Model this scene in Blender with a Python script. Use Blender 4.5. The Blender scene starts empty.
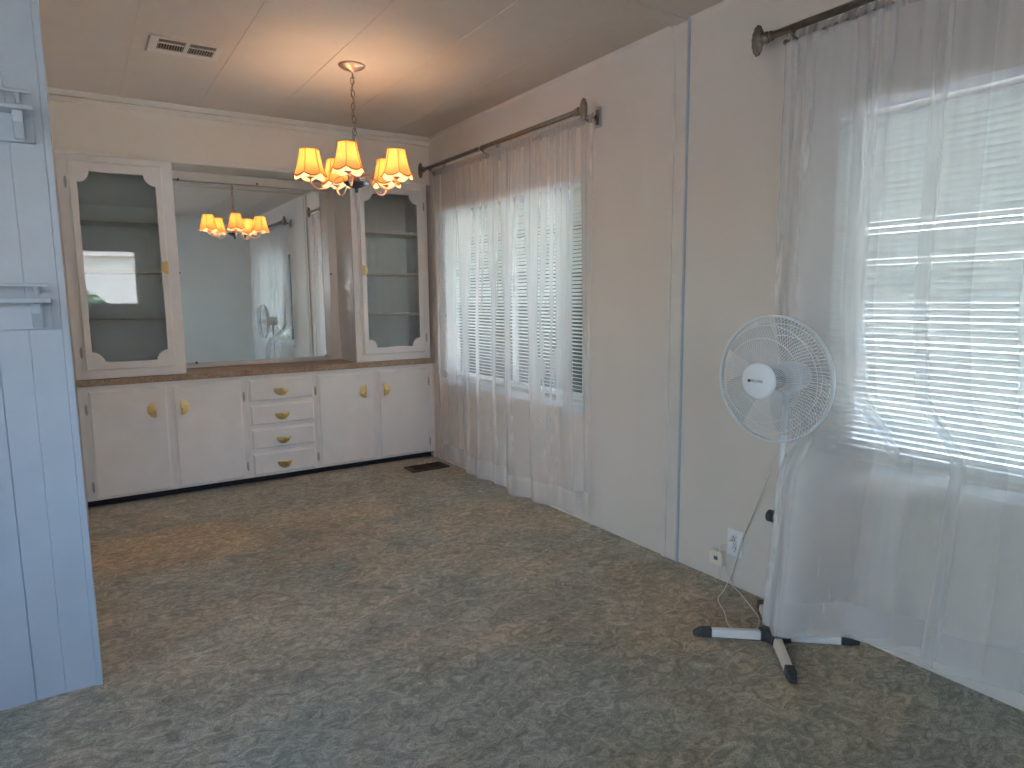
import bpy, bmesh, math, random
from mathutils import Vector, Matrix
R = math.radians
rnd = random.Random(7)
sc = bpy.context.scene
COL = sc.collection
H = 2.40

# ------------------------------------------------------------------ materials
def new_mat(name):
    m = bpy.data.materials.new(name); m.use_nodes = True
    nt = m.node_tree; nt.nodes.clear()
    out = nt.nodes.new('ShaderNodeOutputMaterial')
    return m, nt, out
def N(nt, t, **kw):
    n = nt.nodes.new(t)
    for k, v in kw.items(): setattr(n, k, v)
    return n
def coords(nt, scale=(1, 1, 1)):
    g = N(nt, 'ShaderNodeNewGeometry'); mp = N(nt, 'ShaderNodeMapping')
    mp.inputs['Scale'].default_value = scale
    nt.links.new(g.outputs['Position'], mp.inputs['Vector']); return mp.outputs[0]
def pbsdf(nt, out, col=(.8, .8, .8), rough=.5, metal=0, spec=.5):
    b = N(nt, 'ShaderNodeBsdfPrincipled')
    b.inputs['Base Color'].default_value = (*col, 1); b.inputs['Roughness'].default_value = rough
    b.inputs['Metallic'].default_value = metal; b.inputs['Specular IOR Level'].default_value = spec
    nt.links.new(b.outputs[0], out.inputs['Surface']); return b
def noise(nt, vec, scale, detail=4, rough=.55, dist=0):
    n = N(nt, 'ShaderNodeTexNoise'); n.inputs['Scale'].default_value = scale; n.inputs['Detail'].default_value = detail
    n.inputs['Roughness'].default_value = rough; n.inputs['Distortion'].default_value = dist
    nt.links.new(vec, n.inputs['Vector']); return n.outputs['Fac']
def ramp(nt, fac, stops):
    r = N(nt, 'ShaderNodeValToRGB'); e = r.color_ramp.elements
    while len(e) < len(stops): e.new(.5)
    for i, (p, c) in enumerate(stops): e[i].position = p; e[i].color = (*c, 1)
    nt.links.new(fac, r.inputs[0]); return r.outputs[0]
def bump(nt, b, h, strength=.3, dist=.002):
    n = N(nt, 'ShaderNodeBump'); n.inputs['Strength'].default_value = strength; n.inputs['Distance'].default_value = dist
    nt.links.new(h, n.inputs['Height']); nt.links.new(n.outputs[0], b.inputs['Normal'])
def math_(nt, op, a, b=None):
    n = N(nt, 'ShaderNodeMath', operation=op)
    for i, v in enumerate((a, b)):
        if v is None: continue
        if isinstance(v, (int, float)): n.inputs[i].default_value = v
        else: nt.links.new(v, n.inputs[i])
    return n.outputs[0]

def plain(name, col, rough=.5, metal=0, spec=.5, var=.04, nscale=8, bs=0, bscale=60):
    m, nt, out = new_mat(name); b = pbsdf(nt, out, col, rough, metal, spec)
    v = coords(nt)
    f = noise(nt, v, nscale)
    nt.links.new(ramp(nt, f, [(.25, tuple(c * (1 - var) for c in col)), (.75, tuple(min(1, c * (1 + var)) for c in col))]), b.inputs['Base Color'])
    if bs: bump(nt, b, noise(nt, v, bscale, 3), bs)
    return m

M = {}
M['cab'] = plain('cabinet_paint', (.86, .83, .81), .38, bs=.08, bscale=25)
M['cabin'] = plain('cabinet_inside', (.88, .89, .85), .5)
M['shelfwood'] = plain('shelf_paint', (.88, .80, .69), .5)
M['trim'] = plain('trim_paint', (.80, .76, .71), .42, bs=.06, bscale=30)
M['trimw'] = plain('wall_trim_paint', (.68, .62, .57), .42, bs=.06, bscale=30)
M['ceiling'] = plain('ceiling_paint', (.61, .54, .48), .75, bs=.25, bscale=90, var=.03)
M['part'] = plain('partition_paint', (.42, .46, .53), .38, bs=.05, bscale=20)
M['black'] = plain('black_kick', (.012, .012, .014), .6)
M['dark'] = plain('dark_plastic', (.045, .048, .055), .45)
M['white'] = plain('white_plastic', (.78, .78, .80), .35)
M['wire'] = plain('wire_coating', (.74, .75, .77), .35)
M['cream'] = plain('cream_plastic', (.75, .70, .60), .45)
M['pewter'] = plain('pewter_metal', (.26, .21, .17), .38, .85, var=.2, nscale=40)
M['rodmetal'] = plain('rod_metal', (.22, .185, .15), .36, .8, var=.2, nscale=30)
M['gun'] = plain('dark_gunmetal', (.10, .10, .13), .3, .8)
M['copper'] = plain('rose_metal', (.62, .42, .36), .3, .85, var=.1)
M['brass'] = plain('brass', (.95, .78, .40), .28, .93, var=.1, nscale=60)
M['steel'] = plain('hinge_steel', (.52, .50, .48), .35, .8)
M['vent'] = plain('vent_enamel', (.62, .58, .52), .45)
M['ventdark'] = plain('duct_dark', (.05, .04, .035), .8)
M['ventslat'] = plain('vent_slat', (.30, .26, .21), .6)
M['brown'] = plain('register_brown', (.05, .028, .018), .5, .3)
M['alu'] = plain('window_frame_white', (.66, .68, .70), .4)
M['ink'] = plain('dark_ink', (.03, .03, .035), .5)
M['greyink'] = plain('grey_ink', (.16, .16, .17), .5)

def wall_mat(name, col, period, axis):
    m, nt, out = new_mat(name); b = pbsdf(nt, out, col, .42)
    v = coords(nt)
    sep = N(nt, 'ShaderNodeSeparateXYZ'); nt.links.new(v, sep.inputs[0])
    fr = math_(nt, 'FRACT', math_(nt, 'DIVIDE', sep.outputs[axis], period))
    d = math_(nt, 'ABSOLUTE', math_(nt, 'SUBTRACT', fr, .5))
    groove = N(nt, 'ShaderNodeMapRange'); groove.inputs['From Min'].default_value = 0; groove.inputs['From Max'].default_value = .012
    nt.links.new(d, groove.inputs['Value'])
    gr = noise(nt, coords(nt, (14, 14, .8)), 5, 4)
    h = math_(nt, 'ADD', groove.outputs[0], math_(nt, 'MULTIPLY', gr, .35))
    bump(nt, b, h, .35, .0015)
    f = noise(nt, v, 1.6, 3)
    nt.links.new(ramp(nt, f, [(.3, tuple(c * .97 for c in col)), (.7, tuple(c * 1.03 for c in col))]), b.inputs['Base Color'])
    return m
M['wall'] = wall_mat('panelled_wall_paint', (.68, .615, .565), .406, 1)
M['wallb'] = wall_mat('soffit_wall_paint', (.82, .76, .69), .61, 0)
M['walld'] = wall_mat('far_wall_paint', (.88, .90, .90), .406, 0)

def carpet():
    m, nt, out = new_mat('carpet_pile'); b = pbsdf(nt, out, (.1, .1, .09), .95, 0, .1)
    v = coords(nt)
    big = noise(nt, v, 3.0, 3, .6, .6)
    mid = noise(nt, coords(nt, (1.0, 1.35, 1.0)), 17, 5, .72, 1.6)
    st = noise(nt, coords(nt, (1.3, 1.0, 1.0)), 30, 3, .6, 2.4)
    strand = math_(nt, 'SUBTRACT', 1.0, math_(nt, 'MULTIPLY', math_(nt, 'ABSOLUTE', math_(nt, 'SUBTRACT', st, .5)), 5.0))
    fine = noise(nt, v, 260, 2, .8)
    mix = math_(nt, 'ADD', math_(nt, 'MULTIPLY', big, .16), math_(nt, 'MULTIPLY', mid, .50))
    mix = math_(nt, 'ADD', mix, math_(nt, 'MULTIPLY', fine, .36))
    mix = math_(nt, 'ADD', mix, math_(nt, 'MULTIPLY', strand, .05))
    c1 = ramp(nt, mix, [(.38, (.085, .083, .062)), (.53, (.300, .290, .228)), (.68, (.68, .65, .53))])
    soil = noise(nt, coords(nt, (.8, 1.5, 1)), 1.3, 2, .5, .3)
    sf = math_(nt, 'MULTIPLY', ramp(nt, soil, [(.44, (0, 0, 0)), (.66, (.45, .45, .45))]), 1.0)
    # soiled brown patches; colour also lightened to brighten the dining floor
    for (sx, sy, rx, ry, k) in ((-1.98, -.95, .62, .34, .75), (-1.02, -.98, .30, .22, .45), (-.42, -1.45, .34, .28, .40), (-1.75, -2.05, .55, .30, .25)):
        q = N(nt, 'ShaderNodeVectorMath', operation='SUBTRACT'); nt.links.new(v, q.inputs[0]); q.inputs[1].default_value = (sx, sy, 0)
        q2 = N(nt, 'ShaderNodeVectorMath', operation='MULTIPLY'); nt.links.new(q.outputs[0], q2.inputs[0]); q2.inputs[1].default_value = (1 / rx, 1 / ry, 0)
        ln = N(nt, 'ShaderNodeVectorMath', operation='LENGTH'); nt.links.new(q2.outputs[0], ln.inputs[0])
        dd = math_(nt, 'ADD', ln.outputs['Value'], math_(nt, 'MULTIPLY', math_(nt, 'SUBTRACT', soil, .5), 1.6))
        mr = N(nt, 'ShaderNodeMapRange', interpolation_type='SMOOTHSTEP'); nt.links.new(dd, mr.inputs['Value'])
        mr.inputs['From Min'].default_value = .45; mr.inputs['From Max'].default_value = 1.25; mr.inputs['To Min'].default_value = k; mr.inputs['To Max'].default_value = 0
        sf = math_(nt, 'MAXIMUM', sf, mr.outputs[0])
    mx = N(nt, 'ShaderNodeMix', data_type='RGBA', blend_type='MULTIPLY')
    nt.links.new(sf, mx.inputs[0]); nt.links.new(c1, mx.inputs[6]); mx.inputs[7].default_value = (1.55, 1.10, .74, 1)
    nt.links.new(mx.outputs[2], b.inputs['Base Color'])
    bump(nt, b, mix, .8, .014)
    b.inputs['Sheen Weight'].default_value = .25; b.inputs['Sheen Roughness'].default_value = .6
    return m
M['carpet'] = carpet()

def laminate(name, c1, c2, rough):
    m, nt, out = new_mat(name); b = pbsdf(nt, out, c1, rough)
    f = noise(nt, coords(nt), 120, 4, .7); g = noise(nt, coords(nt), 14, 3)
    nt.links.new(ramp(nt, math_(nt, 'ADD', math_(nt, 'MULTIPLY', f, .7), math_(nt, 'MULTIPLY', g, .3)), [(.38, c1), (.62, c2)]), b.inputs['Base Color'])
    return m
M['counter'] = laminate('counter_laminate', (.24, .15, .095), (.50, .37, .26), .4)

def mirror_mat():
    m, nt, out = new_mat('mirror_silver'); b = pbsdf(nt, out, (.9, .92, .92), .02, 1)
    f = noise(nt, coords(nt), 3)
    nt.links.new(ramp(nt, f, [(.3, (.89, .91, .91)), (.7, (.92, .94, .94))]), b.inputs['Base Color'])
    return m
M['mirror'] = mirror_mat()

def glass_mat(name, tint=(.96, .98, .98), ior=1.5):
    m, nt, out = new_mat(name)
    fr = N(nt, 'ShaderNodeFresnel'); fr.inputs[0].default_value = ior
    tr = N(nt, 'ShaderNodeBsdfTransparent'); tr.inputs[0].default_value = (*tint, 1)
    gl = N(nt, 'ShaderNodeBsdfGlossy'); gl.inputs['Roughness'].default_value = .01
    mx = N(nt, 'ShaderNodeMixShader')
    nt.links.new(fr.outputs[0], mx.inputs[0]); nt.links.new(tr.outputs[0], mx.inputs[1]); nt.links.new(gl.outputs[0], mx.inputs[2])
    nt.links.new(mx.outputs[0], out.inputs['Surface']); return m
M['glass'] = glass_mat('window_glass')
M['cabglass'] = glass_mat('cabinet_glass', (.97, .98, .97), 1.7)

def sheer_mat(name, col, t0, tl=.55):
    m, nt, out = new_mat(name)
    g = N(nt, 'ShaderNodeNewGeometry')
    dp = N(nt, 'ShaderNodeVectorMath', operation='DOT_PRODUCT')
    nt.links.new(g.outputs['Incoming'], dp.inputs[0]); nt.links.new(g.outputs['Normal'], dp.inputs[1])
    c = math_(nt, 'MAXIMUM', math_(nt, 'ABSOLUTE', dp.outputs['Value']), .08)
    wv = noise(nt, coords(nt, (1, 1, .15)), 45, 2)
    base = math_(nt, 'ADD', t0 - .03, math_(nt, 'MULTIPLY', wv, .06))
    t = math_(nt, 'POWER', base, math_(nt, 'MINIMUM', math_(nt, 'DIVIDE', 1.0, c), 1.7))
    tr = N(nt, 'ShaderNodeBsdfTransparent'); df = N(nt, 'ShaderNodeBsdfDiffuse'); tn = N(nt, 'ShaderNodeBsdfTranslucent')
    df.inputs[0].default_value = (*col, 1); tn.inputs[0].default_value = (*col, 1)
    a = N(nt, 'ShaderNodeMixShader'); a.inputs[0].default_value = tl
    nt.links.new(df.outputs[0], a.inputs[1]); nt.links.new(tn.outputs[0], a.inputs[2])
    mx = N(nt, 'ShaderNodeMixShader'); nt.links.new(t, mx.inputs[0])
    nt.links.new(a.outputs[0], mx.inputs[1]); nt.links.new(tr.outputs[0], mx.inputs[2])
    nt.links.new(mx.outputs[0], out.inputs['Surface']); return m
M['sheer'] = sheer_mat('sheer_voile', (.90, .89, .90), .79)
M['sheer_hem'] = sheer_mat('sheer_hem_voile', (.90, .89, .90), .72)
M['sheer_thin'] = sheer_mat('thin_voile', (.9, .9, .92), .80)

def transl(name, col, tl, rough=.5):
    m, nt, out = new_mat(name)
    df = N(nt, 'ShaderNodeBsdfPrincipled'); df.inputs['Roughness'].default_value = rough
    tn = N(nt, 'ShaderNodeBsdfTranslucent')
    f = noise(nt, coords(nt), 70, 3)
    cr = ramp(nt, f, [(.3, tuple(c * .94 for c in col)), (.7, tuple(min(1, c * 1.04) for c in col))])
    nt.links.new(cr, df.inputs['Base Color']); nt.links.new(cr, tn.inputs[0])
    a = N(nt, 'ShaderNodeMixShader'); a.inputs[0].default_value = tl
    nt.links.new(df.outputs[0], a.inputs[1]); nt.links.new(tn.outputs[0], a.inputs[2])
    nt.links.new(a.outputs[0], out.inputs['Surface']); return m
M['slat'] = transl('blind_slat_vinyl', (.76, .81, .79), .18)
M['shade'] = transl('shade_silk', (.95, .60, .28), .40, .8)
M['lining'] = transl('shade_lining', (.96, .84, .58), .35, .8)
M['piping'] = transl('shade_piping', (.50, .22, .06), .25, .8)
def frosted(name, col, t):
    m = transl(name, col, .3, .3); nt = m.node_tree; out = [n for n in nt.nodes if n.type == 'OUTPUT_MATERIAL'][0]
    src = out.inputs[0].links[0].from_socket; tr = N(nt, 'ShaderNodeBsdfTransparent'); mx = N(nt, 'ShaderNodeMixShader'); mx.inputs[0].default_value = t
    nt.links.new(src, mx.inputs[1]); nt.links.new(tr.outputs[0], mx.inputs[2]); nt.links.new(mx.outputs[0], out.inputs[0]); return m
M['blade'] = frosted('fan_blade_plastic', (.66, .66, .68), .78)

def emit(name, col, s):
    m, nt, out = new_mat(name); e = N(nt, 'ShaderNodeEmission'); e.inputs[0].default_value = (*col, 1); e.inputs[1].default_value = s
    nt.links.new(e.outputs[0], out.inputs['Surface']); return m
M['bulb'] = emit('lit_bulb', (1, .66, .37), 98)

M['concrete'] = plain('driveway_concrete', (.55, .53, .50), .9, bs=.2, bscale=30)
M['stucco'] = plain('pale_stucco', (.74, .68, .60), .9, bs=.3, bscale=60)
M['siding'] = plain('white_siding', (.68, .68, .66), .7)
M['roof'] = plain('grey_shingle', (.30, .27, .25), .9, var=.2, nscale=30)
M['awning'] = plain('awning_metal', (.55, .56, .55), .5)
M['leaf'] = plain('shrub_leaf', (.10, .20, .06), .7, var=.5, nscale=12)
M['bark'] = plain('shrub_bark', (.16, .11, .08), .9)

# ------------------------------------------------------------------ mesh builder
class MB:
    def __init__(s): s.v = []; s.f = []; s.sm = []
    def add(s, vs, fs, smooth=False):
        o = len(s.v); s.v += [Vector(p) for p in vs]; s.f += [tuple(i + o for i in f) for f in fs]; s.sm += [smooth] * len(fs); return s
    def box(s, x0, x1, y0, y1, z0, z1):
        x0, x1 = sorted((x0, x1)); y0, y1 = sorted((y0, y1)); z0, z1 = sorted((z0, z1))
        return s.add([(x0, y0, z0), (x1, y0, z0), (x1, y1, z0), (x0, y1, z0), (x0, y0, z1), (x1, y0, z1), (x1, y1, z1), (x0, y1, z1)],
                     [(0, 3, 2, 1), (4, 5, 6, 7), (0, 1, 5, 4), (1, 2, 6, 5), (2, 3, 7, 6), (3, 0, 4, 7)])
    def hexa(s, p):
        return s.add(p, [(0, 3, 2, 1), (4, 5, 6, 7), (0, 1, 5, 4), (1, 2, 6, 5), (2, 3, 7, 6), (3, 0, 4, 7)])
    def raised(s, x0, x1, z0, z1, yb, yf, b):
        """slab facing -Y with a sloped routed edge: back at yb, front at yf"""
        ym = yf + (yb - yf) * .45
        vs = [(x0, yb, z0), (x1, yb, z0), (x1, yb, z1), (x0, yb, z1), (x0, ym, z0), (x1, ym, z0), (x1, ym, z1), (x0, ym, z1),
              (x0 + b * .35, ym, z0 + b * .35), (x1 - b * .35, ym, z0 + b * .35), (x1 - b * .35, ym, z1 - b * .35), (x0 + b * .35, ym, z1 - b * .35),
              (x0 + b, yf, z0 + b), (x1 - b, yf, z0 + b), (x1 - b, yf, z1 - b), (x0 + b, yf, z1 - b)]
        fs = [(0, 3, 2, 1)[::-1]]
        for a in (0, 4, 8):
            for i in range(4):
                j = (i + 1) % 4; fs.append((a + i, a + j, a + 4 + j, a + 4 + i))
        fs.append((12, 13, 14, 15)); return s.add(vs, fs)
    def tube(s, pts, r, n=8, closed=False, smooth=True, cap=True):
        pts = [Vector(p) for p in pts]; m = len(pts); rr = r if isinstance(r, (list, tuple)) else [r] * m
        vs = []; up = None
        for i, p in enumerate(pts):
            a = pts[(i - 1) % m] if (i > 0 or closed) else p; b = pts[(i + 1) % m] if (i < m - 1 or closed) else p
            t = (b - a).normalized()
            if up is None:
                up = Vector((0, 0, 1)) if abs(t.z) < .9 else Vector((1, 0, 0))
            up = (up - t * up.dot(t)); up.normalize(); w = t.cross(up)
            for k in range(n):
                an = 2 * math.pi * k / n; vs.append(p + (up * math.cos(an) + w * math.sin(an)) * rr[i])
        fs = []
        for i in range(m if closed else m - 1):
            j = (i + 1) % m
            for k in range(n):
                l = (k + 1) % n; fs.append((i * n + k, i * n + l, j * n + l, j * n + k))
        if cap and not closed: fs += [tuple(range(n))[::-1], tuple((m - 1) * n + k for k in range(n))]
        return s.add(vs, fs, smooth)
    def lathe(s, prof, org=(0, 0, 0), axis=(0, 0, 1), n=24, flute=0, nf=0, smooth=True):
        ax = Vector(axis).normalized(); q = ax.to_track_quat('Z', 'Y'); o = Vector(org); vs = []; m = len(prof)
        for (r, h) in prof:
            for k in range(n):
                an = 2 * math.pi * k / n; rr = r * (1 + flute * math.cos(nf * an)) if nf else r
                vs.append(o + q @ Vector((rr * math.cos(an), rr * math.sin(an), h)))
        fs = []
        for i in range(m - 1):
            for k in range(n):
                l = (k + 1) % n; fs.append((i * n + k, i * n + l, (i + 1) * n + l, (i + 1) * n + k))
        if prof[0][0] > 1e-5: fs.append(tuple(range(n))[::-1])
        if prof[-1][0] > 1e-5: fs.append(tuple((m - 1) * n + k for k in range(n)))
        return s.add(vs, fs, smooth)
    def grid(s, fn, nu, nv, smooth=True, wrap=False):
        vs = [fn(i / (nu if wrap else nu - 1), j / (nv - 1)) for j in range(nv) for i in range(nu)]; fs = []
        for j in range(nv - 1):
            for i in range(nu if wrap else nu - 1):
                k = (i + 1) % nu; fs.append((j * nu + i, j * nu + k, (j + 1) * nu + k, (j + 1) * nu + i))
        return s.add(vs, fs, smooth)
    def sphere(s, c, r, n=12, m=8, sq=(1, 1, 1)):
        c = Vector(c); prof = []
        return s.grid(lambda u, v: c + Vector((r * sq[0] * math.sin(math.pi * v) * math.cos(2 * math.pi * u), r * sq[1] * math.sin(math.pi * v) * math.sin(2 * math.pi * u), r * sq[2] * math.cos(math.pi * v))), n, m, True, True)
    def build(s, name, mat, parent=None, loc=None, bevel=0, recalc=True):
        if parent is not None: off = Vector(parent.get('_o', (0, 0, 0)))
        else: off = Vector(loc) if loc is not None else Vector((0, 0, 0))
        me = bpy.data.meshes.new(name); me.from_pydata([p - off for p in s.v], [], s.f); me.update()
        if recalc:
            bm = bmesh.new(); bm.from_mesh(me); bmesh.ops.remove_doubles(bm, verts=bm.verts, dist=1e-6) if not bevel else None
            bmesh.ops.recalc_face_normals(bm, faces=bm.faces); bm.to_mesh(me); bm.free()
        sm = s.sm if len(me.polygons) == len(s.sm) else [any(s.sm)] * len(me.polygons)
        me.polygons.foreach_set('use_smooth', sm); me.materials.append(mat)
        o = bpy.data.objects.new(name, me); COL.objects.link(o)
        if parent is not None: o.parent = parent; o['_o'] = tuple(off)
        else: o.location = off; o['_o'] = tuple(off)
        if bevel:
            b = o.modifiers.new('bevel', 'BEVEL'); b.width = bevel; b.segments = 2; b.limit_method = 'ANGLE'
        return o

def tag(o, label, cat, group=None):
    o['label'] = label; o['category'] = cat
    if group: o['group'] = group
    return o
def thing(name, label, cat, loc, group=None):
    o = bpy.data.objects.new(name, None); COL.objects.link(o); o.location = loc; o.empty_display_size = .1
    o['_o'] = tuple(loc); return tag(o, label, cat, group)
def struct(o): o['kind'] = 'structure'; return o

# ------------------------------------------------------------------ room shell
XL, YF, XF = -2.31, -5.25, -5.4       # dining left wall, wall behind the camera, far left wall of the living room
W1 = (-1.81, -.205, .655, 1.828)      # window openings on the right wall: y0, y1, z0, z1
W2 = (-4.85, -3.225, .665, 1.842)
W3 = (-3.30, -1.56, 1.16, 1.88)       # opening in the wall behind the camera: x0, x1, z0, z1
T = .13

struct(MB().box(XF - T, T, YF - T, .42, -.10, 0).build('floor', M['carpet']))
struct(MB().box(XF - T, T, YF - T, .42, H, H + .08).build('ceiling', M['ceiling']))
w = MB()
for a, b in ((YF - T, W2[0]), (W2[1], W1[0]), (W1[1], .42)): w.box(0, T, a, b, 0, H)
for q in (W1, W2): w.box(0, T, q[0], q[1], 0, q[2]); w.box(0, T, q[0], q[1], q[3], H)
struct(w.build('wall_right', M['wall']))
w = MB().box(XL, 0, .37, .42, 0, H); w.box(XL, 0, 0, .37, 2.078, H)
struct(w.build('wall_back', M['wallb']))
struct(MB().box(XL - .1, XL, -2.12, .42, 0, H).build('wall_left', M['wallb']))
# partition facing the camera: vertical boards of uneven width
w = MB(); w.box(XF, XL, -2.165, -2.08, 0, H)
x = -2.316
for k, wd in enumerate([.083, .078, .155, .08, .08, .16] * 8):
    x1 = x - wd
    if x1 < XF: break
    g = .002
    y = -2.18 if k % 3 != 1 else -2.1775
    w.add([(x1 + g, y, 0), (x - g, y, 0), (x, y + .0015, 0), (x1, y + .0015, 0), (x1 + g, y, H), (x - g, y, H), (x, y + .0015, H), (x1, y + .0015, H)],
          [(0, 1, 5, 4), (1, 2, 6, 5), (3, 0, 4, 7)])
    w.box(x1, x, y + .0015, -2.16, 0, H)
    x = x1
struct(w.build('wall_middle', M['part']))
struct(MB().box(-2.316, -2.298, -2.192, -2.07, 0, H).build('trim_1', M['part'], bevel=.003))
w = MB(); w.box(XF - T, W3[0], YF - T, YF, 0, H); w.box(W3[1], 0, YF - T, YF, 0, H); w.box(W3[0], W3[1], YF - T, YF, 0, W3[2]); w.box(W3[0], W3[1], YF - T, YF, W3[3], H)
struct(w.build('wall_front', M['walld']))
W4 = (-4.95, -3.85, .12, 2.05)          # added glass door, out of view, letting daylight in from the far left: y0, y1, z0, z1
w = MB(); w.box(XF - T, XF, YF, W4[0], 0, H); w.box(XF - T, XF, W4[1], -2.0, 0, H); w.box(XF - T, XF, W4[0], W4[1], 0, W4[2]); w.box(XF - T, XF, W4[0], W4[1], W4[3], H)
struct(w.build('wall_far_left', M['walld']))
root = struct(bpy.data.objects.new('added_door_1', None)); COL.objects.link(root); root.location = (XF - .07, (W4[0] + W4[1]) / 2, W4[2]); root['_o'] = tuple(root.location)
f = MB(); t = .05; a, b, c, d = W4
for q in (a, (a + b) / 2 - t / 2, b - t): f.box(XF - .10, XF - .05, q, q + t, c, d)
f.box(XF - .10, XF - .05, a, b, c - .002, c + t); f.box(XF - .10, XF - .05, a, b, d - t, d + .002)
f.build('added_door_frame', M['alu'], root)
MB().box(XF - .078, XF - .074, a + t, b - t, c + t, d - t).build('added_door_pane', M['glass'], root)

# mouldings
struct(MB().box(XL, -.0, -.018, 0, 2.338, 2.366).build('trim_2', M['trim'], bevel=.002))
struct(MB().add([(XL, 0, 2.372), (XL, -.010, 2.372), (XL, -.030, 2.398), (XL, -.030, H), (XL, 0, H),
                 (0, 0, 2.372), (0, -.010, 2.372), (0, -.030, 2.398), (0, -.030, H), (0, 0, H)],
                [(0, 1, 6, 5), (1, 2, 7, 6), (2, 3, 8, 7), (0, 4, 3, 2, 1), (5, 6, 7, 8, 9)]).build('trim_3', M['trim']))
w = MB()
for x in (-2.10, -1.875, -1.55, -1.28, -1.225, -.96, -.56, -.30): w.lathe([(.004, 0), (.004, .002), (0, .003)], (x, -.012, 2.353), (0, -1, 0), 8)
struct(w.build('trim_4', M['dark']))
struct(MB().box(XL, 0, -.014, 0, 2.062, 2.084).build('trim_5', M['trim'], bevel=.003))
struct(MB().add([(0, -2.43, H), (-.016, -2.43, H), (0, -2.43, H - .016), (0, -.03, H), (-.016, -.03, H), (0, -.03, H - .016)],
                [(1, 4, 5, 2), (0, 1, 2), (3, 5, 4)]).build('trim_6', M['trimw']))
w = MB(); w.box(-.008, 0, -2.517, -2.43, 0, H); w.box(-.014, 0, -2.455, -2.43, 0, H - .004)
struct(w.build('trim_7', M['trimw'], bevel=.002))
struct(MB().box(-.010, 0, -2.529, -2.522, 0, H).build('trim_8', M['part']))
w = MB(); w.box(XL, 0, -2.517, -2.43, H - .008, H); w.box(XF, XL, -2.517, -2.43, H - .008, H)
struct(w.build('trim_9', M['ceiling'], bevel=.002))
struct(MB().add([(0, YF, H), (-.014, YF, H), (0, YF, H - .014), (0, -2.535, H), (-.014, -2.535, H), (0, -2.535, H - .014)],
                [(1, 4, 5, 2), (0, 1, 2), (3, 5, 4)]).build('trim_10', M['trimw']))
for k, x in enumerate((-1.957, -1.544, -1.118, -.70, -.28)):
    w = MB(); w.box(x - .015, x + .015, -2.43, -.03, H - .0022, H); w.box(x - .015, x + .015, YF, -2.52, H - .0022, H)
    struct(w.build('trim_%d' % (11 + k), M['ceiling'], bevel=.001))

# ------------------------------------------------------------------ windows and blinds
def window_x(idx, q):
    y0, y1, z0, z1 = q
    root = struct(bpy.data.objects.new('window_%d' % idx, None)); COL.objects.link(root); root.location = (.09, (y0 + y1) / 2, z0); root['_o'] = tuple(root.location)
    f = MB(); t = .035
    f.box(.075, .125, y0, y0 + t, z0, z1); f.box(.075, .125, y1 - t, y1, z0, z1); f.box(.075, .125, y0 + t, y1 - t, z0, z0 + t); f.box(.075, .125, y0 + t, y1 - t, z1 - t, z1)
    ym = (y0 + y1) / 2; f.box(.085, .11, ym - .022, ym + .022, z0 + t, z1 - t)
    f.build('window_frame', M['alu'], root, bevel=.002)
    MB().box(.098, .101, y0 + t, y1 - t, z0 + t, z1 - t).build('window_pane', M['glass'], root)
    s = MB(); s.box(-.018, .075, y0 - .03, y1 + .03, z0 - .018, z0 - .002); s.box(-.010, 0, y0 - .025, y1 + .025, z0 - .045, z0 - .018)
    s.build('window_sill', M['alu'], root, bevel=.0025)
window_x(1, W1); window_x(2, W2)
root = struct(bpy.data.objects.new('window_3', None)); COL.objects.link(root); root.location = ((W3[0] + W3[1]) / 2, YF - .08, W3[2]); root['_o'] = tuple(root.location)
f = MB(); t = .035; a, b, c, d = W3
f.box(a, a + t, YF - .12, YF - .06, c, d); f.box(b - t, b, YF - .12, YF - .06, c, d); f.box(a + t, b - t, YF - .12, YF - .06, c, c + t); f.box(a + t, b - t, YF - .12, YF - .06, d - t, d)
f.box((a + b) / 2 - .02, (a + b) / 2 + .02, YF - .11, YF - .07, c + t, d - t)
f.build('window_frame', M['alu'], root, bevel=.002)
MB().box(a + t, b - t, YF - .092, YF - .089, c + t, d - t).build('window_pane', M['glass'], root)

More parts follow.
